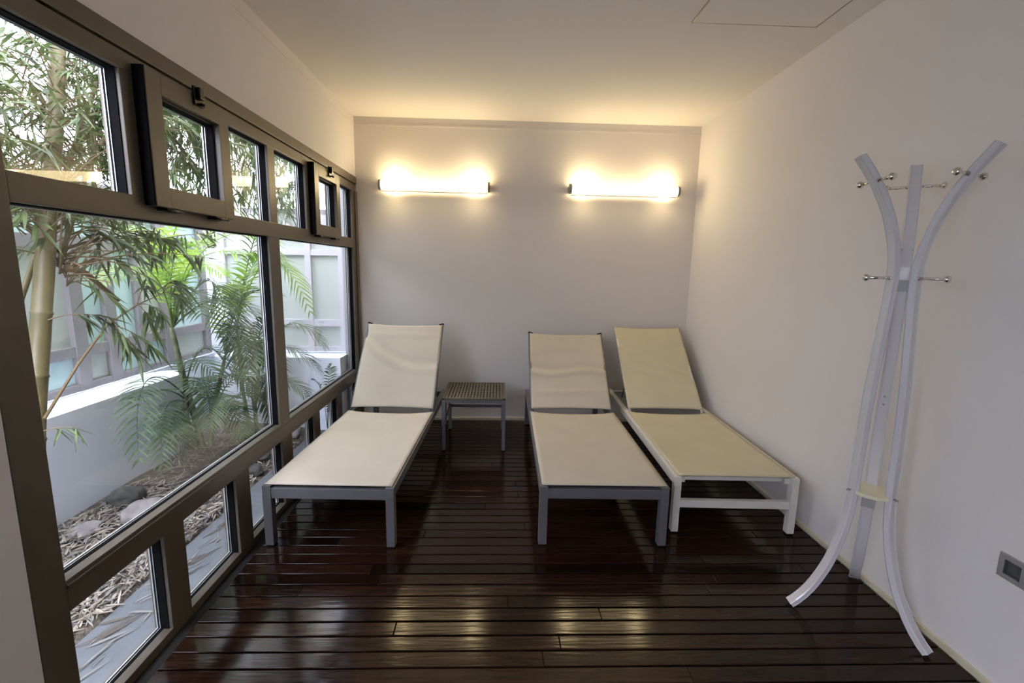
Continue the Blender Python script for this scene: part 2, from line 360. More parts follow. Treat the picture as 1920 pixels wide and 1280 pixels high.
def wall_lamp(x0, x1, z, label):
    xc = (x0 + x1) / 2; L = (x1 - x0) / 2; r = .042; yc = YB - .085
    t = empty('wall_lamp', (xc, YB, z)); tag(t, label, 'lamp', 'tube lamps on the back wall')
    a = MB(); a.tube([(-L + .02, yc - YB, 0), (L - .02, yc - YB, 0)], r, 32); a.build('diffuser', M['lamp'], t)
    for s in (-1, 1):
        e = MB(); e.tube([(s * (L - .022), yc - YB, 0), (s * (L - .001), yc - YB, 0)], r + .003, 32); e.tube([(s * (L - .001), yc - YB, 0), (s * L, yc - YB, 0)], r - .006, 32)
        e.box(s * L - (.018 if s > 0 else -.0), s * L + (.018 if s < 0 else 0), -.03, -.001, -.028, .028, .002)
        e.build('end_cap', M['steel'], t)
    b = MB(); b.box(-L + .02, L - .02, -.030, -.001, -.022, .022, .003).box(-L + .02, L - .02, -.080, -.028, -.050, -.045, .001); b.build('backplate', M['white'], t)
wall_lamp(-1.075, -.082, 2.207, 'lit warm tube lamp on the back wall, the one nearer the windows')
wall_lamp(.636, 1.646, 2.212, 'lit warm tube lamp on the back wall, the one nearer the coat rack')

# ------------------------------------------------------------------ loungers
def sling(name, w, length, fn, m_, parent, nx=26, ny=44, th=.004, edge=None):
    """a stretched sheet: u across (-w/2..w/2), v along (0..length); fn(u, v) -> offset along its normal; edge(u) -> (v0 shift, v1 shift)"""
    bm = bmesh.new(); uvl = bm.loops.layers.uv.new('UVMap'); g = []
    for lay in (0, 1):
        rows = []
        for j in range(ny + 1):
            row = []
            for i in range(nx + 1):
                u = (i / nx - .5) * w; v = j / ny
                e0, e1 = edge(u / w * 2) if edge else (0, 0)
                vv = e0 * (1 - v) + v * length + e1 * v
                row.append(bm.verts.new((u, vv, fn(u / w * 2, vv / length) - lay * th)))
            rows.append(row)
        g.append(rows)
    def q(*vs):
        f = bm.faces.new(vs); f.smooth = True
        for lp in f.loops: lp[uvl].uv = (lp.vert.co.x, lp.vert.co.y)
    for j in range(ny):
        for i in range(nx):
            q(g[0][j][i], g[0][j][i + 1], g[0][j + 1][i + 1], g[0][j + 1][i]); q(g[1][j][i], g[1][j + 1][i], g[1][j + 1][i + 1], g[1][j][i + 1])
    for j in range(ny):
        q(g[0][j][0], g[0][j + 1][0], g[1][j + 1][0], g[1][j][0]); q(g[0][j][nx], g[1][j][nx], g[1][j + 1][nx], g[0][j + 1][nx])
    for i in range(nx):
        q(g[0][0][i], g[1][0][i], g[1][0][i + 1], g[0][0][i + 1]); q(g[0][ny][i], g[0][ny][i + 1], g[1][ny][i + 1], g[1][ny][i])
    me = bpy.data.meshes.new(name); bm.to_mesh(me); bm.free(); me.materials.append(m_)
    o = bpy.data.objects.new(name, me); col.objects.link(o); o.parent = parent; return o

def gauss(x, s): return math.exp(-(x / s) ** 2)
def lounger(loc, rz, w, hinge, blen, bang, style, label, folds, bw=None, shift=0.0):
    t = empty('sun_lounger', loc, rz); tag(t, label, 'lounger', 'sun loungers facing into the room')
    fm = M['grey'] if style == 'grey' else M['white']; fb = M['fabric'] if style == 'grey' else M['fabric2']
    zt = .345; lw = .045 if style == 'grey' else .041; L = 2.0 if style == 'grey' else 1.93; hw = w / 2
    fr = MB()
    for s in (-1, 1):
        fr.box(s * hw - (lw if s > 0 else 0), s * hw + (lw if s < 0 else 0), .001, L, zt - .052, zt, .003)
    if style == 'grey': fr.box(-hw + lw, hw - lw, .004, .040, zt - .070, zt - .014, .003)
    else:
        fr.box(-hw + lw, hw - lw, .008, .038, .155, .200, .003)
        fr.box(-hw + lw, -hw + lw + .03, .03, .055, zt - .045, zt - .012, .003); fr.box(hw - lw - .03, hw - lw, .03, .055, zt - .045, zt - .012, .003)
        fr.box(-hw + lw, hw - lw, .06, .085, zt - .045, zt - .022, .003)
    fr.box(-hw + lw, hw - lw, L - .04, L - .004, zt - .06, zt - .015, .003)
    fr.box(-hw + lw, hw - lw, hinge - .015, hinge + .015, zt - .05, zt - .022, .003)
    fr.box(-hw + lw, hw - lw, .68, .71, zt - .05, zt - .028, .003)
    fr.build('frame', fm, t)
    for sx in (-1, 1):
        for y0 in (0, L - lw):
            l = MB(); l.box(sx * hw - (lw if sx > 0 else 0), sx * hw + (lw if sx < 0 else 0), y0, y0 + lw, .008, zt - .050, .003)
            l = l.build('leg', fm, t)
            f = MB(); f.box(sx * (hw - lw / 2) - .019, sx * (hw - lw / 2) + .019, y0 + .004, y0 + lw - .004, 0, .010, .002); f.build('foot_pad', M['black'], l)
    if style == 'grey':
        for sx in (-1, 1):
            MB().box(sx * (hw - lw / 2) - lw / 2 + .002, sx * (hw - lw / 2) + lw / 2 - .002, L, L + .006, zt - .050, zt - .002, .002).build('end_cap', M['black'], t)
    inset = .012 if style == 'grey' else lw * .55
    seat = sling('seat', w - 2 * inset, hinge - .035, lambda u, v: -.020 * (1 - u * u) * (1 - gauss(v, .18)) * (1 - .5 * gauss(v - 1, .12)) + .003 * math.sin(v * 21 + 3 * u) * (1 - u * u) * v,
                 fb, t, edge=lambda u: (0, -.034 * (1 - u * u) + .012))
    seat.location = (0, .012, zt + .007)
    # backrest tilted up from the hinge
    bw = bw or w
    b = empty('backrest_pivot', (0, 0, 0)); bpy.data.objects.remove(b)
    rot = Matrix.Translation((shift, hinge + .02, zt + .012)) @ Euler((bang, 0, 0)).to_matrix().to_4x4()
    bf = MB(); q = MB(); hb = bw / 2 - .012
    for s in (-1, 1): q.tube([(s * hb, -.02, -.012), (s * hb, blen + (.006 if style == 'grey' else 0), -.012)], .0115, 12)
    q.tube([(-hb, .035, -.014), (hb, .035, -.014)], .010, 10); q.tube([(-hb, blen - .02, -.016), (hb, blen - .02, -.016)], .009, 10)
    q.tube([(-hb, .42, -.052), (hb, .42, -.052)], .008, 10)
    q.bm.transform(rot); bfo = q.build('backrest_frame', fm, t)
    if style == 'grey':
        for s in (-1, 1):
            c = MB(); c.tube([(s * hb, blen + .004, -.012), (s * hb, blen + .014, -.012)], .0135, 12); c.box(s * hb - (.0 if s < 0 else .03), s * hb + (.0 if s > 0 else .03), blen + .002, blen + .012, -.02, -.006, .002)
            c.bm.transform(rot); c.build('tube_cap', M['black'], bfo)
    bs = sling('backrest', bw - .028 if style == 'grey' else bw - .004, blen - .004, folds, fb, t, nx=36, ny=48, edge=lambda u: (.010 * (1 - u * u) + .012, -.014 * (1 - u * u)))
    bs.matrix_basis = rot
    # prop that holds the backrest up, with a black ratchet bar below it
    P = rot @ Vector((0, .42, -.02)); fy = hinge + .56
    pr = MB()
    for s in (-1, 1):
        pr.tube([(s * (hb - .05), P.y, P.z), (s * (hb - .05), fy, zt - .03)], .008, 8)
    pr.tube([(-hb + .05, fy, zt - .03), (hb - .05, fy, zt - .03)], .008, 8)
    pr.build('prop', M['steel'], t)
    for s in (-1, 1):
        rk = MB(); rk.box(s * (hw - lw) - .014, s * (hw - lw) + .014, hinge + .40, L - .06, zt - .055, zt - .02, .003); rk.build('ratchet_rail', M['black'], t)
    return t
def folds_l(u, v):
    return -.012 * (1 - u * u) * math.sin(math.pi * min(1, v)) + .010 * gauss(v - (.50 - .17 * u + .12 * u * u) , .055) * (1 - .4 * u * u) - .010 * gauss(v - (.58 - .17 * u + .12 * u * u), .06) + .006 * gauss(v - .86, .03) * (1 - u ** 4) \
        + .005 * gauss(u - .85, .1) * gauss(v - .45, .03) + .004 * gauss(u + .85, .1) * gauss(v - .42, .03)
def folds_m(u, v):
    return -.013 * (1 - u * u) * math.sin(math.pi * min(1, v)) + .012 * gauss(v - (.47 + .03 * math.sin(3 * u)), .035) - .011 * gauss(v - .53 - .02 * math.sin(4 * u), .04) + .006 * gauss(v - .22 - .02 * u, .035) * (1 - u ** 4) + .006 * gauss(v - .80 + .05 * u * u, .05)
def folds_r(u, v):
    return -.012 * (1 - u * u) * math.sin(math.pi * min(1, v)) + .015 * gauss(v - (.52 - .20 * u), .05) * (1 - u ** 4) - .012 * gauss(v - (.60 - .20 * u), .05) + .012 * gauss(v - (.40 - .12 * u), .035) * (1 - u ** 4) + .004 * gauss(v - .75 + .1 * u, .05)
lounger((-.875, 2.295, 0), R(-1.7), .692, 1.29, .825, R(49), 'grey', 'grey framed sun lounger with beige mesh sling beside the windows', folds_l, bw=.684)
lounger((.592, 2.305, 0), R(-1.1), .700, 1.30, .80, R(43.5), 'grey', 'grey framed sun lounger with beige mesh sling, between the side table and the white lounger', folds_m, bw=.680)
lounger((1.378, 2.425, 0), R(-1.9), .712, 1.20, .93, R(40.5), 'white', 'white framed sun lounger with cream mesh sling against the right wall', folds_r, bw=.622, shift=-.01)

# ------------------------------------------------------------------ side table
t = empty('side_table', (-.18, 3.89, 0)); tag(t, 'low taupe side table with a slotted top standing between two loungers', 'table')
tw, td, tz = .258, .268, .447
tt = MB()
tt.box(-tw, tw, -td, -td + .022, tz - .016, tz, .003); tt.box(-tw, tw, td - .022, td, tz - .016, tz, .003)
tt.box(-tw, -tw + .022, -td, td, tz - .016, tz, .003); tt.box(tw - .022, tw, -td, td, tz - .016, tz, .003)
n = 18
for i in range(n):
    x = -tw + .022 + (i + .5) * (2 * tw - .044) / n; tt.box(x - .0078, x + .0078, -td + .02, td - .02, tz - .012, tz - .001, .0015)
for j in range(9):
    yy = -td + .03 + (j + .5) * (2 * td - .06) / 9; tt.box(-tw + .02, tw - .02, yy - .008, yy + .008, tz - .013, tz - .003)
tt.build('tabletop', M['table'], t)
ap = MB()
for s in (-1, 1):
    ap.box(-tw + .012, tw - .012, s * (td - .016) - .009, s * (td - .016) + .009, tz - .044, tz - .016, .002)
    ap.box(s * (tw - .016) - .009, s * (tw - .016) + .009, -td + .012, td - .012, tz - .044, tz - .016, .002)
ap.build('apron', M['grey'], t)
sr = MB(); sr.box(-tw + .02, tw - .02, td - .024, td - .008, .215, .240, .002)
for s in (-1, 1): sr.box(s * (tw - .016) - .008, s * (tw - .016) + .008, -td + .02, td - .02, .215, .240, .002)
sr.build('stretcher', M['grey'], t)
for sx in (-1, 1):
    for sy in (-1, 1):
        l = MB(); l.box(sx * (tw - .014) - .014, sx * (tw - .014) + .014, sy * (td - .014) - .014, sy * (td - .014) + .014, .006, tz - .016, .003); l = l.build('leg', M['grey'], t)
        f = MB(); f.box(sx * (tw - .014) - .012, sx * (tw - .014) + .012, sy * (td - .014) - .012, sy * (td - .014) + .012, 0, .008, .002); f.build('foot_pad', M['black'], l)

# ------------------------------------------------------------------ coat rack: three bent legs tied together in the middle
PROF = [(0, .285), (.04, .243), (.08, .203), (.15, .170), (.21, .138), (.34, .102), (.42, .086), (.50, .077), (.66, .071), (.90, .069), (1.10, .061), (1.32, .048), (1.48, .040), (1.58, .046), (1.68, .070), (1.76, .100), (1.84, .142), (1.90, .182), (1.955, .226)]
def prof(z):
    for (a, ra), (b, rb_) in zip(PROF[:-1], PROF[1:]):
        if z <= b: k = (z - a) / (b - a); return ra + (rb_ - ra) * k
    return PROF[-1][1]
rack = empty('coat_rack', (1.631, 1.826, 0)); tag(rack, 'white coat stand of three bowed legs with chrome pegs in front of the right wall', 'coat rack')
dirs = [(-.993, .1185), (.619, .785), (.374, -.927)]
for k, d in enumerate(dirs):
    d = Vector((*d, 0)).normalized(); tn = Vector((-d.y, d.x, 0))
    zs = [i / 60 * 1.955 for i in range(61)]
    rs = [prof(z) for z in zs]
    for _ in range(3): rs = [rs[0]] + [(rs[i - 1] + 2 * rs[i] + rs[i + 1]) / 4 for i in range(1, 60)] + [rs[-1]]
    bm = bmesh.new(); rings = []
    wd, th = .022, .0135
    for i, z in enumerate(zs):
        i0, i1 = max(i - 1, 0), min(i + 1, 60); tg = (d * (rs[i1] - rs[i0]) + Vector((0, 0, zs[i1] - zs[i0]))).normalized()
        nn = tn.cross(tg).normalized()
        if nn.dot(d) < 0: nn = -nn
        c = d * rs[i] + Vector((0, 0, z + (.012 if i == 0 else 0)))
        if i == 0: c = d * (rs[0] - .008) + Vector((0, 0, .012))
        sec = []
        for (a, b) in ((-1, -1), (1, -1), (1, 1), (-1, 1)):
            ch = .004
            for (da, db) in (((0, -b * ch), (-a * ch, 0)) if a * b < 0 else ((-a * ch, 0), (0, -b * ch))):
                sec.append(c + tn * (a * wd + da) + nn * (b * th + db))
        rings.append([bm.verts.new(p) for p in sec])
    m8 = 8
    for i in range(60):
        for j in range(m8): bm.faces.new((rings[i][j], rings[i][(j + 1) % m8], rings[i + 1][(j + 1) % m8], rings[i + 1][j]))
    bm.faces.new(rings[0][::-1]); bm.faces.new(rings[-1]); bmesh.ops.recalc_face_normals(bm, faces=bm.faces)
    me = bpy.data.meshes.new('leg'); bm.to_mesh(me); bm.free(); me.materials.append(M['rack'])
    lg = bpy.data.objects.new('leg', me); col.objects.link(lg); lg.parent = rack
    # upper pegs run crosswise through the leg, the lower one points outward
    z = 1.862; c = d * prof(z) + Vector((0, 0, z)); z2 = 1.487; c2 = d * prof(z2) + Vector((0, 0, z2))
    ends = [(c + tn * .018, c + tn * .082), (c - tn * .018, c - tn * .082)]
    if k != 1: ends.append((c2 + d * .01, c2 + d * .092))
    else: ends.append((c2 + d * .01, c2 + d * .085))
    for a, b in ends:
        dd = (b - a).normalized(); pg = MB(); pg.tube([a, b], .0058, 12); pg.tube([a, a + dd * .006], .009, 12)
        pg.tube([b - dd * .002, b + dd * .004, b + dd * .009, b + dd * .016, b + dd * .020], [.007, .0125, .0145, .0125, .004], 18)
        pg.build('peg', M['chrome'], lg)['label'] = 'chrome peg with a round knob'
    # screws
    sp = []
    if k == 1: sp = [(.985, -1, .0), (.95, -1, .0), (1.60, -1, -.016), (1.60, -1, .016)]
    if k in (0, 2): sp = [(.575, 1, 0)]
    for z3, sgn, off in sp:
        c3 = d * (prof(z3) + sgn * th) + Vector((0, 0, z3)) + tn * off
        s_ = MB(); s_.tube([c3 - d * sgn * .002, c3 + d * sgn * (.012 if k != 1 else .0025)], .0045, 10); s_.build('screw', M['steel'], lg)
# spacer blocks between the legs and the small ivory shelf
def tri(z0, z1, rr, cut):
    bm = bmesh.new(); pts = []
    for k in range(3):
        a = math.atan2(dirs[k][1], dirs[k][0])
        for q in range(-6, 7):
            aa = a + q * cut / 6; pts.append((rr * math.cos(aa), rr * math.sin(aa)))
    pts.sort(key=lambda p: math.atan2(p[1], p[0]))
    lo = [bm.verts.new((*p, z0)) for p in pts]; hi = [bm.verts.new((*p, z1)) for p in pts]; bm.faces.new(lo[::-1]); bm.faces.new(hi)
    for i in range(len(pts)): j = (i + 1) % len(pts); bm.faces.new((lo[i], lo[j], hi[j], hi[i]))
    b = MB(); b.merge(bm); return b
tri(.566, .580, .078, .80).build('shelf', M['ivory'], rack)['label'] = 'small ivory plastic shelf'
d1 = Vector((.619, .785, 0)).normalized()
tri(1.434, 1.480, .030, .45).build('spacer', M['plate'], rack)['label'] = 'grey metal spacer'
for z0, z1 in ((.470, .545),):
    rr = prof((z0 + z1) / 2) - .0135
    MB().bar(d1 * (rr - .001) + Vector((0, 0, z0)), d1 * (rr - .001) + Vector((0, 0, z1)), .050, .006, side=d1, bev=.001).build('plate', M['plate'], rack)['label'] = 'grey metal plate'

# ------------------------------------------------------------------ wall socket
s = empty('wall_socket', (XR, 1.385, .476)); tag(s, 'brushed silver double wall socket low on the right wall', 'socket')
xo = -.009
def sockplate():
    p = MB(); holes = (.045, -.045)
    p.box(xo, -.0005, -.092, .092, .026, .0455, .002); p.box(xo, -.0005, -.092, .092, -.0455, -.026, .002)
    for a, b in ((.071, .092), (-.019, .019), (-.092, -.071)): p.box(xo, -.0005, a, b, -.03, .03)
    return p
sockplate().build('cover_plate', M['socket'], s)
for yy in (.045, -.045):
    q = MB(); q.box(-.003, -.0005, yy - .026, yy + .026, -.026, .026); q.box(-.0105, -.002, yy - .026, yy - .021, -.026, .026); q.box(-.0105, -.002, yy + .021, yy + .026, -.026, .026)
    q.box(-.0105, -.002, yy - .026, yy + .026, .021, .026); q.box(-.0105, -.002, yy - .026, yy + .026, -.026, -.021)
    q.tube([(-.007, yy, 0), (-.0015, yy, 0)], .016, 24); q.tube([(-.0075, yy, .0), (-.0060, yy, .0)], .0045, 12)
    q.build('outlet', M['socket_in'], s)['label'] = 'recessed dark outlet'

# ------------------------------------------------------------------ the garden outside
def gz(x): return -.02 + max(0, (-1.655 - x)) * .135
g = bmesh.new(); NX, NY = 40, 110; vs = []
for j in range(NY + 1):
    row = []
    for i in range(NX + 1):
        x = -1.655 - i / NX * 1.6; yy = -3.4 + j / NY * 8.2
        row.append(g.verts.new((x, yy, gz(max(x, -2.5)) + .02 * noise.noise(Vector((x * 4, yy * 4, 0))) * min(1, i / 4) - (.0 if i else .02))))
    vs.append(row)
for j in range(NY):
    for i in range(NX): g.faces.new((vs[j][i], vs[j + 1][i], vs[j + 1][i + 1], vs[j][i + 1])).smooth = True
me = bpy.data.meshes.new('planting_bed'); g.to_mesh(me); g.free(); me.materials.append(M['soil'])
bed = bpy.data.objects.new('planting_bed', me); col.objects.link(bed); struct(bed)
struct(MB().box(-1.66, XL - .08, -3.4, 4.5, -.12, -.018, .004).build('kerb_path', M['kerb']))
def wall_prism(name, outline, z0, z1, m_):
    bm = bmesh.new(); lo = [bm.verts.new((*p, z0)) for p in outline]; hi = [bm.verts.new((*p, z1)) for p in outline]
    bm.faces.new(lo[::-1]); bm.faces.new(hi)
    for i in range(len(outline)): j = (i + 1) % len(outline); bm.faces.new((lo[i], lo[j], hi[j], hi[i]))
    b = MB(); b.merge(bm); return struct(b.build(name, m_))
arc = [(-2.50 + .13 * math.cos(a), 3.42 + .16 * math.sin(a)) for a in [i / 12 * math.pi for i in range(13)]]
wall_prism('garden_wall_side', [(-2.63, -3.4), (-2.37, -3.4)] + arc, -.1, .66, M['outwhite'])
arc2 = [(-2.46 + .1125 * math.cos(a), 4.2525 + .1125 * math.sin(a)) for a in [math.pi / 2 + i / 12 * math.pi for i in range(13)]]
wall_prism('garden_wall_end', [(-1.412, 4.14), (-1.412, 4.365)] + arc2, -.1, .66, M['outwhite'])
struct(MB().box(-3.1, -2.66, -3.4, 4.7, -.1, .655).build('facade_base_side', M['outwhite']))
struct(MB().box(-3.1, -1.42, 4.47, 5.0, -.1, .655).build('facade_base_end', M['outwhite']))
pl = MB(); pl.tube([(-2.69, 4.47, -.1), (-2.69, 4.47, 1.62)], .11, 28); struct(pl.build('garden_column', M['outwhite']))
# glazed facades round the courtyard, standing on their own base walls
def facade(name, axis, c, lo, hi, mulls, zs, fm, pm, depth=.06):
    e = struct(empty(name, (0, 0, 0))); f = MB()
    def bx(a, b, z0, z1, d0, d1, mb, bev=.003):
        if axis == 'x': mb.box(min(c + d0, c + d1), max(c + d0, c + d1), a, b, z0, z1, bev)
        else: mb.box(a, b, min(c + d0, c + d1), max(c + d0, c + d1), z0, z1, bev)
    sgn = -1 if axis == 'x' else 1
    for z0, z1 in zs: bx(lo, hi, z0, z1, 0, sgn * depth, f)
    for a, b in mulls: bx(a, b, zs[0][0] - .002, zs[-1][1] + .002, -sgn * .006, sgn * (depth + .004), f, 0)
    f.build('window_frame', fm, e)
    edges = [lo] + [v for p in mulls for v in p] + [hi]
    for i in range(0, len(edges), 2):
        for k in range(len(zs) - 1):
            if edges[i + 1] - edges[i] < .03: continue
            mb = MB(); bx(edges[i] - .005, edges[i + 1] + .005, zs[k][1] - .005, zs[k + 1][0] + .005, sgn * .03, sgn * .042, mb, 0)
            mb.build('pane', pm[(i // 2 + k) % len(pm)], e)
    return e
ZS = [(.655, .70), (.875, .945), (1.56, 1.64), (1.83, 1.95)]
facade('window_2', 'x', -2.68, -3.3, 4.42, [(-3.3, -3.2), (-2.2, -2.12), (-1.2, -1.12), (-.2, -.12), (.9, .96), (1.5, 1.58), (2.2, 2.28), (2.98, 3.07), (3.235, 3.32), (3.52, 3.56), (3.78, 3.88), (4.3, 4.42)], ZS, M['mauve'], [M['pane_a'], M['pane_a'], M['pane_b']])
facade('window_3', 'y', 4.50, -2.66, -1.425, [(-2.64, -2.57), (-2.15, -2.12), (-1.83, -1.775), (-1.52, -1.425)], [(.655, .70), (.90, .965), (1.575, 1.63), (1.84, 1.95)], M['palemauve'], [M['pane_b']])
struct(MB().box(-3.1, -2.70, -3.3, 5.0, 1.95, 2.0).box(-2.7, -1.42, 4.52, 5.0, 1.95, 2.0).build('facade_roof', M['mauve']))
struct(MB().box(-3.1, -2.95, -3.3, 5.0, .655, 1.95).box(-2.95, -1.42, 4.8, 5.0, .655, 1.95).build('facade_core', M['outgrey']))

# fallen bamboo leaves: litter nobody could count
lt = bmesh.new(); rl = random.Random(11)
def leaf_strip(bm, p, ang, L, w, z, mi, tilt=0.0, curl=0.0):
    d = Vector((math.cos(ang), math.sin(ang), tilt)); s_ = Vector((-math.sin(ang), math.cos(ang), rl.uniform(-.5, .5)))
    pr = []
    for k, (t_, ww) in enumerate(((0, .15), (.3, 1), (.65, .8), (1, .04))):
        c = Vector((*p, z)) + d * (t_ - .5) * L + Vector((0, 0, curl * (1 - (2 * t_ - 1) ** 2)))
        c.x += .15 * L * curl * 20 * (t_ - .5) ** 2
        pr.append((bm.verts.new(c - s_ * w * ww / 2), bm.verts.new(c + s_ * w * ww / 2 + Vector((0, 0, .002)))))
    for a, b in zip(pr[:-1], pr[1:]):
        f = bm.faces.new((a[0], b[0], b[1], a[1])); f.material_index = mi
for i in range(6500):
    x = -1.672 - abs(rl.gauss(0, .5)) if rl.random() < .7 else rl.uniform(-2.4, -1.67); yy = rl.uniform(1.1, 4.1) if rl.random() < .45 else rl.uniform(1.2, 2.9)
    if x < -2.31 or yy > 4.05: continue
    z = max(gz(x), -.02) + .006 + rl.random() * .022
    leaf_strip(lt, (x, yy), rl.gauss(1.9, .9), rl.uniform(.03, .11), rl.uniform(.004, .012), z, rl.choice((0, 0, 1, 1, 2, 3)), rl.uniform(-.15, .15), rl.uniform(0, .006))
for i in range(60):
    x = rl.uniform(-1.60, -1.47); yy = rl.choice((rl.gauss(1.55, .16), rl.gauss(2.05, .2), rl.uniform(1.3, 4.0)))
    leaf_strip(lt, (x, yy), rl.gauss(1.2, .35), rl.uniform(.06, .20), rl.uniform(.004, .010), -.014 + rl.random() * .004, rl.choice((1, 2, 2, 0)), rl.uniform(-.02, .04), .003)
me = bpy.data.meshes.new('leaf_litter'); lt.to_mesh(me); lt.free()
for k in ('lit1', 'lit2', 'lit3', 'lit4'): me.materials.append(M[k])
o = bpy.data.objects.new('leaf_litter', me); col.objects.link(o)
tag(o, 'dry bamboo leaves and bark chips strewn over the planting bed and kerb', 'leaf litter', kind='stuff')

def rock(x, y, r, sc3, m_, label, seed, name='garden_rock'):
    q = bmesh.new(); bmesh.ops.create_icosphere(q, subdivisions=4, radius=r)
    for v in q.verts:
        nv = v.co.normalized(); k = 1 + .22 * noise.noise(nv * 1.6 + Vector((seed, 0, 0))) + .07 * noise.noise(nv * 5 + Vector((0, seed, 0)))
        v.co = Vector((v.co.x * sc3[0], v.co.y * sc3[1], v.co.z * sc3[2])) * k
    for f in q.faces: f.smooth = True
    b = MB(); b.merge(q); o = b.build(name, m_); o.location = (x, y, gz(x) + r * sc3[2] * .45); o.rotation_euler = (0, 0, seed)
    tag(o, label, 'rock'); return o
rock(-2.22, 2.67, .085, (1.1, 1.0, .75), M['rockd'], 'dark mossy rock by the white garden wall, behind the pale rock', 1.3)
rock(-2.02, 2.56, .105, (1.15, 1.0, .62), M['rockp'], 'pale boulder on the leaf litter in front of the dark mossy rock', 4.1)
rock(-2.20, 2.36, .07, (1.3, 1.1, .35), M['rockp'], 'flat mauve stone half buried in dry leaves near the bamboo culm', 2.2)
rock(-1.74, 3.20, .06, (1.1, 1.0, .75), M['rockd'], 'small bluish stone beside the kerb, seen through the low panes', 6.0)
rock(-1.80, 3.42, .07, (1.2, 1.1, .7), M['rockd'], 'dark stone by the kerb, just beyond the small bluish stone', 3.0)
rock(-1.80, 3.95, .085, (1.2, 1.0, .8), M['rockp'], 'grey rock at the foot of the end garden wall', 5.2)

# ------------------------------------------------------------------ bamboo
def bez(P, n):
    P = [Vector(p) for p in P]; out = []
    for i in range(n + 1):
        t = i / n; out.append((1 - t) ** 2 * P[0] + 2 * t * (1 - t) * P[1] + t * t * P[2])
    return out
def through(P):   # quadratic whose middle passes through the middle point
    a, b, c = [Vector(p) for p in P]; return [a, 2 * b - (a + c) / 2, c]
rbm = random.Random(21)
def bleaf(bm, p, d, L, w):
    d = d.normalized(); s_ = d.cross(Vector((0, 0, 1)))
    if s_.length < .05: s_ = Vector((1, 0, 0))
    s_.normalize(); s_ = (Matrix.Rotation(rbm.uniform(-.9, .9), 3, d) @ s_); nrm = s_.cross(d)
    pr = []
    for t_, ww in ((0, .12), (.25, .95), (.6, .75), (1, .02)):
        c = p + d * L * t_ + Vector((0, 0, -.18 * L * t_ * t_)); pr.append((bm.verts.new(c - s_ * w * ww / 2 + nrm * w * ww * .18), bm.verts.new(c), bm.verts.new(c + s_ * w * ww / 2 + nrm * w * ww * .18)))
    for a, b in zip(pr[:-1], pr[1:]):
        bm.faces.new((a[0], b[0], b[1], a[1])).smooth = True; bm.faces.new((a[1], b[1], b[2], a[2])).smooth = True
def twig_leaves(bm, tw, pts, n, Lr=(.07, .15), start=.25, droop=.5):
    pts = [Vector(p) for p in pts]; N = len(pts) - 1
    for i in range(n):
        t = start + (1 - start) * (i + rbm.random()) / n; k = min(int(t * N), N - 1); p = pts[k].lerp(pts[k + 1], t * N - k); d = (pts[k + 1] - pts[k]).normalized()
        side = Vector((rbm.gauss(0, 1), rbm.gauss(0, 1), rbm.gauss(0, .5))).normalized()
        for _ in range(rbm.choice((1, 2, 2))):
            dd = d * .7 + side * .8 + Vector((rbm.gauss(0, .3), rbm.gauss(0, .3), -droop * rbm.uniform(.3, 1.6))); L = rbm.uniform(*Lr); bleaf(bm, p, dd, L, L * rbm.uniform(.10, .15))
bb = empty('bamboo', (-2.1, 1.93, .03)); tag(bb, 'tall bamboo with a thick yellow culm and arching leafy branches outside the largest pane', 'bamboo')
def bpart(mb, name, m_, parent=bb):
    o = mb.build(name, m_); o.parent = parent; o.matrix_parent_inverse = Matrix.Translation(-world_of(parent)); return o
cp = [(-2.1, 1.93, .0), (-2.1, 2.01, .36), (-2.1, 2.10, .85), (-2.1, 2.16, 1.12), (-2.1, 2.225, 1.42), (-2.1, 2.28, 1.69), (-2.1, 2.37, 2.08), (-2.1, 2.46, 2.56), (-2.08, 2.55, 3.1)]
def culm(cp, r0, r1, step=.29, m_='culm'):
    cp = [Vector(p) for p in cp]; pts = []; rr = []; tot = sum((b - a).length for a, b in zip(cp[:-1], cp[1:])); acc = 0; nx_ = .12
    for a, b in zip(cp[:-1], cp[1:]):
        L = (b - a).length; s_ = 0
        pts.append(a); rr.append(r0 + (r1 - r0) * acc / tot)
        while acc + L > nx_:
            k = (nx_ - acc) / L; rb2 = r0 + (r1 - r0) * nx_ / tot
            for dz, kk in ((-.012, 1.0), (-.004, 1.10), (.002, 1.02), (.008, .97)):
                pts.append(a.lerp(b, k) + (b - a).normalized() * dz); rr.append(rb2 * kk)
            nx_ += step
        acc += L
    pts.append(cp[-1]); rr.append(r1); order = sorted(range(len(pts)), key=lambda i: pts[i].z)
    return MB().tube([pts[i] for i in order], [rr[i] for i in order], 18)
bpart(culm(cp, .045, .027), 'culm', M['culm'])
bpart(culm([(-2.26, 2.02, .05), (-2.24, 2.14, 1.1), (-2.2, 2.55, 2.0), (-2.1, 2.9, 2.9)], .016, .009), 'culm', M['culm'])
bpart(culm([(-2.22, 1.80, .05), (-2.25, 1.75, 1.1), (-2.28, 1.68, 2.1), (-2.25, 1.55, 3.0)], .022, .012), 'culm', M['culm'])
bpart(culm([(-2.1, 2.30, 1.46), (-2.05, 2.50, 2.0), (-1.9, 3.0, 2.8)], .012, .007), 'culm', M['culm'])
br = MB(); lf = bmesh.new()
def branch(a, b, r=.0045, sag=.06, n=10, leaves=10, Lr=(.07, .15), start=.25, droop=.5):
    a, b = Vector(a), Vector(b); mid = (a + b) / 2 + Vector((0, 0, sag)); pts = bez([a, 2 * mid - (a + b) / 2, b], n)
    br.tube(pts, [r * (1 - .7 * i / n) for i in range(n + 1)], 6); twig_leaves(lf, br, pts, leaves, Lr, start, droop); return pts
N1 = Vector((-2.1, 2.30, 1.46))
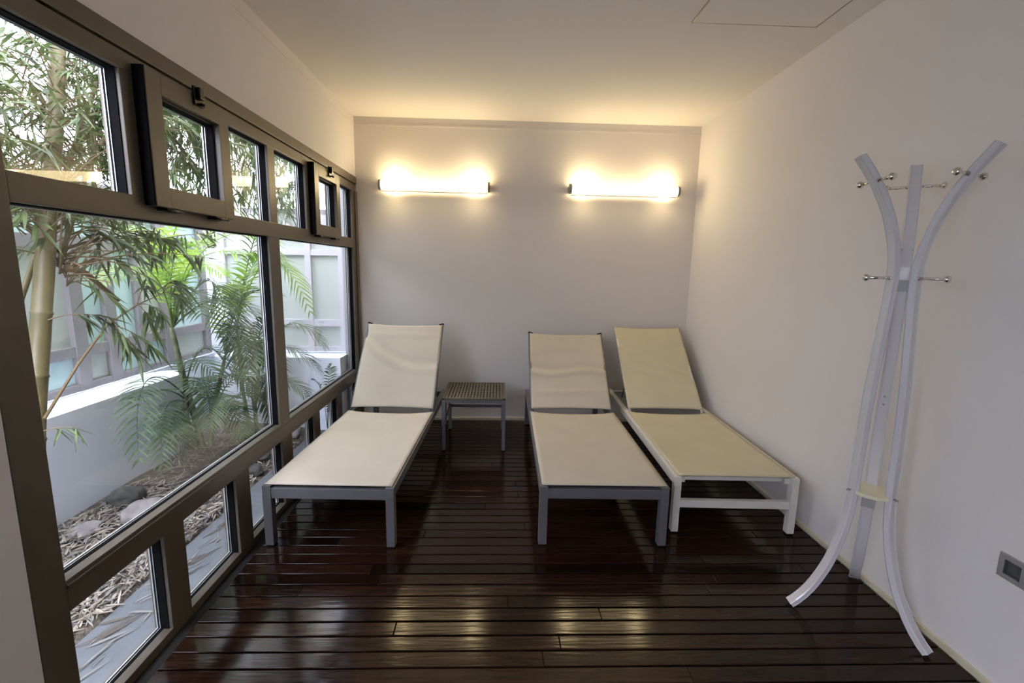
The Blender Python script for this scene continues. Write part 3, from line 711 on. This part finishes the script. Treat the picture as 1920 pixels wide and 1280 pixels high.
# fan from the big node
for e, nl in (((-1.9, 2.72, 1.66), 16), ((-1.8, 3.1, 1.68), 22), ((-1.78, 2.92, 1.52), 20), ((-2.0, 3.0, 1.62), 16), ((-2.0, 2.5, 1.64), 12), ((-1.95, 2.62, 1.80), 12), ((-2.0, 2.3, 1.9), 10), ((-2.0, 2.05, 1.72), 12),
              ((-1.85, 2.62, 1.36), 12), ((-2.05, 2.75, 1.45), 12), ((-1.9, 2.85, 1.60), 18), ((-2.15, 2.0, 1.5), 8)):
    branch(N1 + Vector((rbm.uniform(-.02, .03), rbm.uniform(-.02, .04), rbm.uniform(-.05, .08))), e, .005, .05, leaves=nl, start=.35, Lr=(.08, .16), droop=.7)
for i in range(30):   # dense tuft of bare twigs at the node
    d = Vector((rbm.uniform(-.3, .8), rbm.uniform(-.3, 1.2), rbm.uniform(-.2, 1.2))).normalized() * rbm.uniform(.05, .24); a = N1 + Vector((0, .03, rbm.uniform(-.10, .08)))
    br.tube([a, a + d * .5 + Vector((0, 0, .01)), a + d], .0028, 5)
br.tube([N1 + Vector((.02, .02, 0)), (-2.08, 2.42, 1.43), (-2.06, 2.58, 1.28)], [.016, .014, .010], 10)
# the long thin branch that crosses the big pane, with drooping sprays
dg = [(-2.05, 2.08, .78), (-2.02, 2.25, 1.00), (-2.0, 2.42, 1.17), (-1.95, 2.56, 1.26), (-1.95, 2.76, 1.31)]
br.tube(dg, [.007, .006, .005, .004, .002], 8)
for a, e, nl in ((dg[3], (-1.9, 2.60, 1.12), 12), (dg[3], (-1.92, 2.72, 1.18), 12), (dg[4], (-1.9, 2.86, 1.24), 12), (dg[2], (-1.88, 2.40, 1.06), 8), (dg[2], (-1.88, 2.58, 1.00), 14), (dg[2], (-1.90, 2.47, .98), 12), (dg[3], (-1.95, 2.66, 1.36), 10), ((-2.06, 2.17, 1.22), (-1.92, 2.36, 1.20), 14), (N1, (-1.9, 2.42, 1.24), 8), (dg[4], (-1.9, 2.82, 1.38), 10), (dg[4], (-1.95, 2.95, 1.34), 10)):
    branch(a, e, .003, .03, leaves=nl, Lr=(.08, .15), start=.4, droop=.9)
branch((-2.05, 1.98, .72), (-1.86, 2.02, .76), .003, .02, leaves=5, Lr=(.07, .11), start=.6, droop=1.0)
# crown: branches leaving the culms all the way up past the top panes
src = [[Vector(p) for p in cp[4:]], [Vector(p) for p in ((-2.26, 2.25, 1.1), (-2.2, 2.55, 2.0), (-2.1, 2.9, 2.9))], [Vector(p) for p in ((-2.25, 1.75, 1.3), (-2.28, 1.68, 2.1), (-2.25, 1.55, 3.0))], [Vector(p) for p in ((-2.08, 2.45, 1.7), (-2.05, 2.62, 2.1), (-1.9, 3.0, 2.8))]]
for i in range(430):
    s_ = rbm.choice(src); k = rbm.randrange(len(s_) - 1); a = s_[k].lerp(s_[k + 1], rbm.random())
    if a.z < 1.55: a.z = 1.55 + rbm.random() * .8
    ang = rbm.uniform(0, 2 * math.pi); L = rbm.uniform(.25, .75); e = a + Vector((math.cos(ang) * L * .55, math.sin(ang) * L * 1.1, rbm.uniform(-.15, .55) * L + .05))
    e.x = min(e.x, -1.6); e.x = max(e.x, -2.55)
    if e.z < 1.66: e.z = 1.66 + rbm.random() * .2
    branch(a, e, .0035, .08, leaves=rbm.randint(7, 15), Lr=(.06, .13), start=.2, droop=.45)
# long arching wands to the right and left
for a, e in (((-2.1, 2.4, 2.2), (-1.9, 3.3, 2.2)), ((-2.1, 2.45, 2.5), (-1.9, 3.6, 2.35)), ((-2.1, 2.9, 2.9), (-1.8, 3.9, 2.3)), ((-2.0, 2.7, 2.3), (-1.8, 3.3, 1.95)), ((-2.0, 2.8, 2.4), (-2.0, 3.7, 1.95)), ((-2.2, 1.65, 2.2), (-2.0, 1.2, 2.1)),
             ((-2.0, 2.7, 2.2), (-1.9, 3.2, 1.85)), ((-1.95, 2.9, 2.6), (-1.9, 3.9, 2.05)), ((-2.1, 2.9, 2.8), (-2.2, 3.9, 2.1))):
    pts = branch(a, e, .005, .22, 14, leaves=26, Lr=(.08, .15), droop=.8)
    for k in range(3, 14, 2):
        p = pts[k]; branch(p, p + Vector((rbm.uniform(-.2, .15), rbm.uniform(-.05, .25), rbm.uniform(-.22, .05))), .002, .02, 6, leaves=8, Lr=(.07, .13), droop=.8)
for i in range(240):   # far side of the crown, over the palms
    a = Vector((rbm.uniform(-2.3, -1.8), rbm.uniform(2.9, 4.9), rbm.uniform(2.0, 2.85))); e = a + Vector((rbm.uniform(-.2, .2), rbm.uniform(-.25, .35), rbm.uniform(-.22, .12)))
    branch(a, e, .003, .05, 7, leaves=rbm.randint(7, 12), Lr=(.07, .14), start=.1, droop=.8)
bpart(br, 'branches', M['twig'])
me = bpy.data.meshes.new('foliage'); lf.to_mesh(me); lf.free(); me.materials.append(M['bleaf'])
o = bpy.data.objects.new('foliage', me); col.objects.link(o); o.parent = bb; o.matrix_parent_inverse = Matrix.Translation(-world_of(bb))

# ------------------------------------------------------------------ palms
rp = random.Random(5)
def frond(ctrl, m_, parent, n=30, Lmax=.30, w=.012, droop=.35, rr=.006, start=.18, spread=1.0, mid_through=False):
    P = through(ctrl) if mid_through else ctrl
    if m_ is M['pleaf2']: w *= 1.35
    pts = bez(P, n); mb = MB(); mb.tube(pts, [rr * (1 - .85 * i / n) for i in range(n + 1)], 6)
    bm = mb.bm
    for i in range(int(n * start), n + 1):
        t = i / n; tt_ = (t - start) / (1 - start); L = Lmax * (math.sin(math.pi * (.12 + .80 * tt_)) ** .8) * rp.uniform(.9, 1.1)
        d = (pts[min(i + 1, n)] - pts[max(i - 1, 0)]).normalized(); side = d.cross(Vector((0, 0, 1)))
        if side.length < .2: side = Vector((.6, .8, 0))
        side.normalize(); up = side.cross(d)
        for s_ in (-1, 1):
            dirv = (side * s_ * spread + d * (.55 + .5 * tt_) + up * .25 + Vector((rp.gauss(0, .06), rp.gauss(0, .06), rp.gauss(0, .06)))).normalized()
            pr = []; wn = d.cross(dirv); wv = dirv.cross(wn).normalized() * .6 + d * .4; wv = d - dirv * d.dot(dirv); wv.normalize()
            for tq, ww in ((0, .5), (.3, 1), (.65, .8), (1, .05)):
                c = pts[i] + dirv * L * tq + Vector((0, 0, -droop * L * tq * tq)); pr.append((bm.verts.new(c - wv * w * ww / 2), bm.verts.new(c + wv * w * ww / 2)))
            for a, b in zip(pr[:-1], pr[1:]): bm.faces.new((a[0], b[0], b[1], a[1])).smooth = True
    o = mb.build('frond', m_); o.parent = parent; o.matrix_parent_inverse = Matrix.Translation(-world_of(parent)); return o
pm = empty('areca_palm', (-2.28, 3.5, .06)); tag(pm, 'feathery green palm with a ringed stem growing against the side garden wall', 'palm')
def pstem(pts, r, parent):
    P = [Vector(p) for p in pts]; q = []; rr = []
    for a, b in zip(P[:-1], P[1:]):
        for k in range(6): q.append(a.lerp(b, k / 6)); rr.append(r * (1.08 if k % 2 == 0 else 1.0) * (1 - .35 * len(q) / 20))
    q.append(P[-1]); rr.append(r * .5); o = MB().tube(q, rr, 12).build('stem', M['stem']); o.parent = parent; o.matrix_parent_inverse = Matrix.Translation(-world_of(parent))
pstem([(-2.28, 3.50, .02), (-2.32, 3.52, .22), (-2.33, 3.41, .71), (-2.3, 3.31, 1.03)], .026, pm)
pstem([(-2.24, 3.52, .02), (-2.26, 3.62, .30), (-2.2, 3.75, .75)], .018, pm)
pstem([(-2.30, 3.46, .02), (-2.33, 3.43, .30), (-2.33, 3.42, .52)], .016, pm)
C1 = (-2.3, 3.32, 1.03); G, Br = M['pleaf'], M['pleaf2']
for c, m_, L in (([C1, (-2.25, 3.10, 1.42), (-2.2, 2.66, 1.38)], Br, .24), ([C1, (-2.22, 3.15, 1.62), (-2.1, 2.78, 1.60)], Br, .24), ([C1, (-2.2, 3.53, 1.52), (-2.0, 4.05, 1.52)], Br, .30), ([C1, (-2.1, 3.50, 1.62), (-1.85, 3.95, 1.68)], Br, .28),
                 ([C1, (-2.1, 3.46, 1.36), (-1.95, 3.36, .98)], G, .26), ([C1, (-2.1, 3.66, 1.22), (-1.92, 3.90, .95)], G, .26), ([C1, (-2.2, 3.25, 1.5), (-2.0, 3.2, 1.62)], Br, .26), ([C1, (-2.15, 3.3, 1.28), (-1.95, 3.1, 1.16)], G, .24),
                 ([(-2.2, 3.75, .75), (-2.2, 3.85, 1.2), (-2.0, 4.0, 1.45)], Br, .26), ([(-2.2, 3.75, .75), (-2.05, 3.8, 1.2), (-1.8, 3.85, 1.25)], G, .26), ([(-2.2, 3.75, .75), (-2.1, 3.7, 1.0), (-1.95, 3.6, .70)], G, .24)):
    frond(c, m_, pm, Lmax=L, mid_through=True)
for c, L in (([(-2.33, 3.42, .51), (-2.17, 2.86, .76), (-2.0, 2.52, .40)], .17), ([(-2.33, 3.41, .49), (-2.2, 3.02, .66), (-2.1, 2.64, .70)], .17), ([(-2.33, 3.43, .45), (-2.2, 3.03, .52), (-2.05, 2.76, .26)], .16),
             ([(-2.33, 3.43, .40), (-2.2, 3.10, .44), (-2.08, 3.0, .28)], .18), ([(-2.33, 3.42, .52), (-2.2, 3.5, .85), (-2.0, 3.55, .60)], .22), ([(-2.33, 3.42, .52), (-2.2, 3.3, .80), (-1.95, 3.2, .72)], .22),
             ([(-2.26, 3.60, .30), (-2.1, 3.6, .62), (-1.9, 3.55, .52)], .22), ([(-2.26, 3.60, .30), (-2.1, 3.45, .50), (-1.95, 3.35, .38)], .20), ([(-2.26, 3.62, .25), (-2.15, 3.75, .55), (-1.95, 3.8, .42)], .22)):
    frond(c, G, pm, Lmax=L, mid_through=True, n=26, start=.25)
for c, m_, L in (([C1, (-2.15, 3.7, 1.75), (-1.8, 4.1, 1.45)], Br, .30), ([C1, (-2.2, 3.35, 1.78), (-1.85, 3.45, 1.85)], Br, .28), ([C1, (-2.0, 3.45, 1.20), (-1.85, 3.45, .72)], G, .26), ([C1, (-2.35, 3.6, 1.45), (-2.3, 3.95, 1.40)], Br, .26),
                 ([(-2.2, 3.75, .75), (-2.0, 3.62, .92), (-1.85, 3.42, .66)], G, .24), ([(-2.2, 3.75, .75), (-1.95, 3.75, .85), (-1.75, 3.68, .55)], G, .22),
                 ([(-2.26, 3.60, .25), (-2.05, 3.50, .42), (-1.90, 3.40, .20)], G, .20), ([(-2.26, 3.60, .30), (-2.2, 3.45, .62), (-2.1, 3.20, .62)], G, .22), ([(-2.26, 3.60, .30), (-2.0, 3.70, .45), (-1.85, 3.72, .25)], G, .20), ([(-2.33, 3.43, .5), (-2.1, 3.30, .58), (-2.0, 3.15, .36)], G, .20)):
    frond(c, m_, pm, Lmax=L, mid_through=True)
pm2 = empty('areca_palm', (-2.08, 3.92, .03)); tag(pm2, 'arching palm in the far corner in front of the end garden wall', 'palm')
pstem([(-2.08, 3.92, .0), (-2.10, 3.95, .30), (-2.05, 3.97, .60)], .018, pm2)
pstem([(-2.12, 3.90, .0), (-2.18, 3.93, .40), (-2.2, 3.94, .95)], .016, pm2)
C2 = (-2.05, 3.97, .60); C3 = (-2.2, 3.94, .95)
for c, m_, L in (([C3, (-1.95, 4.08, 1.52), (-1.60, 3.98, 1.10)], Br, .22), ([C2, (-1.78, 3.98, .98), (-1.50, 4.0, .80)], G, .24), ([C2, (-1.80, 3.90, .80), (-1.52, 3.92, .60)], G, .22), ([(-2.1, 3.92, .15), (-1.85, 3.88, .50), (-1.58, 3.86, .34)], G, .20),
                 ([(-2.1, 3.92, .15), (-2.0, 3.90, .40), (-1.88, 3.80, .18)], G, .18), ([C3, (-2.05, 3.9, 1.40), (-1.85, 3.86, 1.58)], Br, .26), ([C3, (-2.12, 3.85, 1.25), (-2.05, 3.6, 1.30)], Br, .24), ([C2, (-2.0, 3.8, .85), (-1.9, 3.6, .72)], G, .22), ([(-2.1, 3.92, .25), (-2.0, 3.80, .55), (-1.8, 3.70, .45)], G, .22),
                 ([C3, (-1.98, 3.95, 1.75), (-1.75, 3.9, 1.85)], G, .26), ([C2, (-2.0, 3.95, .95), (-1.85, 3.95, 1.1)], G, .22)):
    frond(c, m_, pm2, Lmax=L, mid_through=True)
# seedling by the end wall
sd = empty('palm_seedling', (-1.52, 4.05, -.02)); tag(sd, 'small dark green palm seedling in the corner beside the grey exterior wall', 'palm')
for c in ([(-1.52, 4.05, -.02), (-1.50, 4.06, .40), (-1.47, 4.06, .62)], [(-1.52, 4.05, -.02), (-1.54, 4.02, .35), (-1.60, 3.98, .50)], [(-1.52, 4.05, -.02), (-1.50, 4.05, .25), (-1.47, 4.0, .36)]):
    frond(c, G, sd, n=22, Lmax=.10, w=.012, mid_through=True, start=.4, rr=.004)
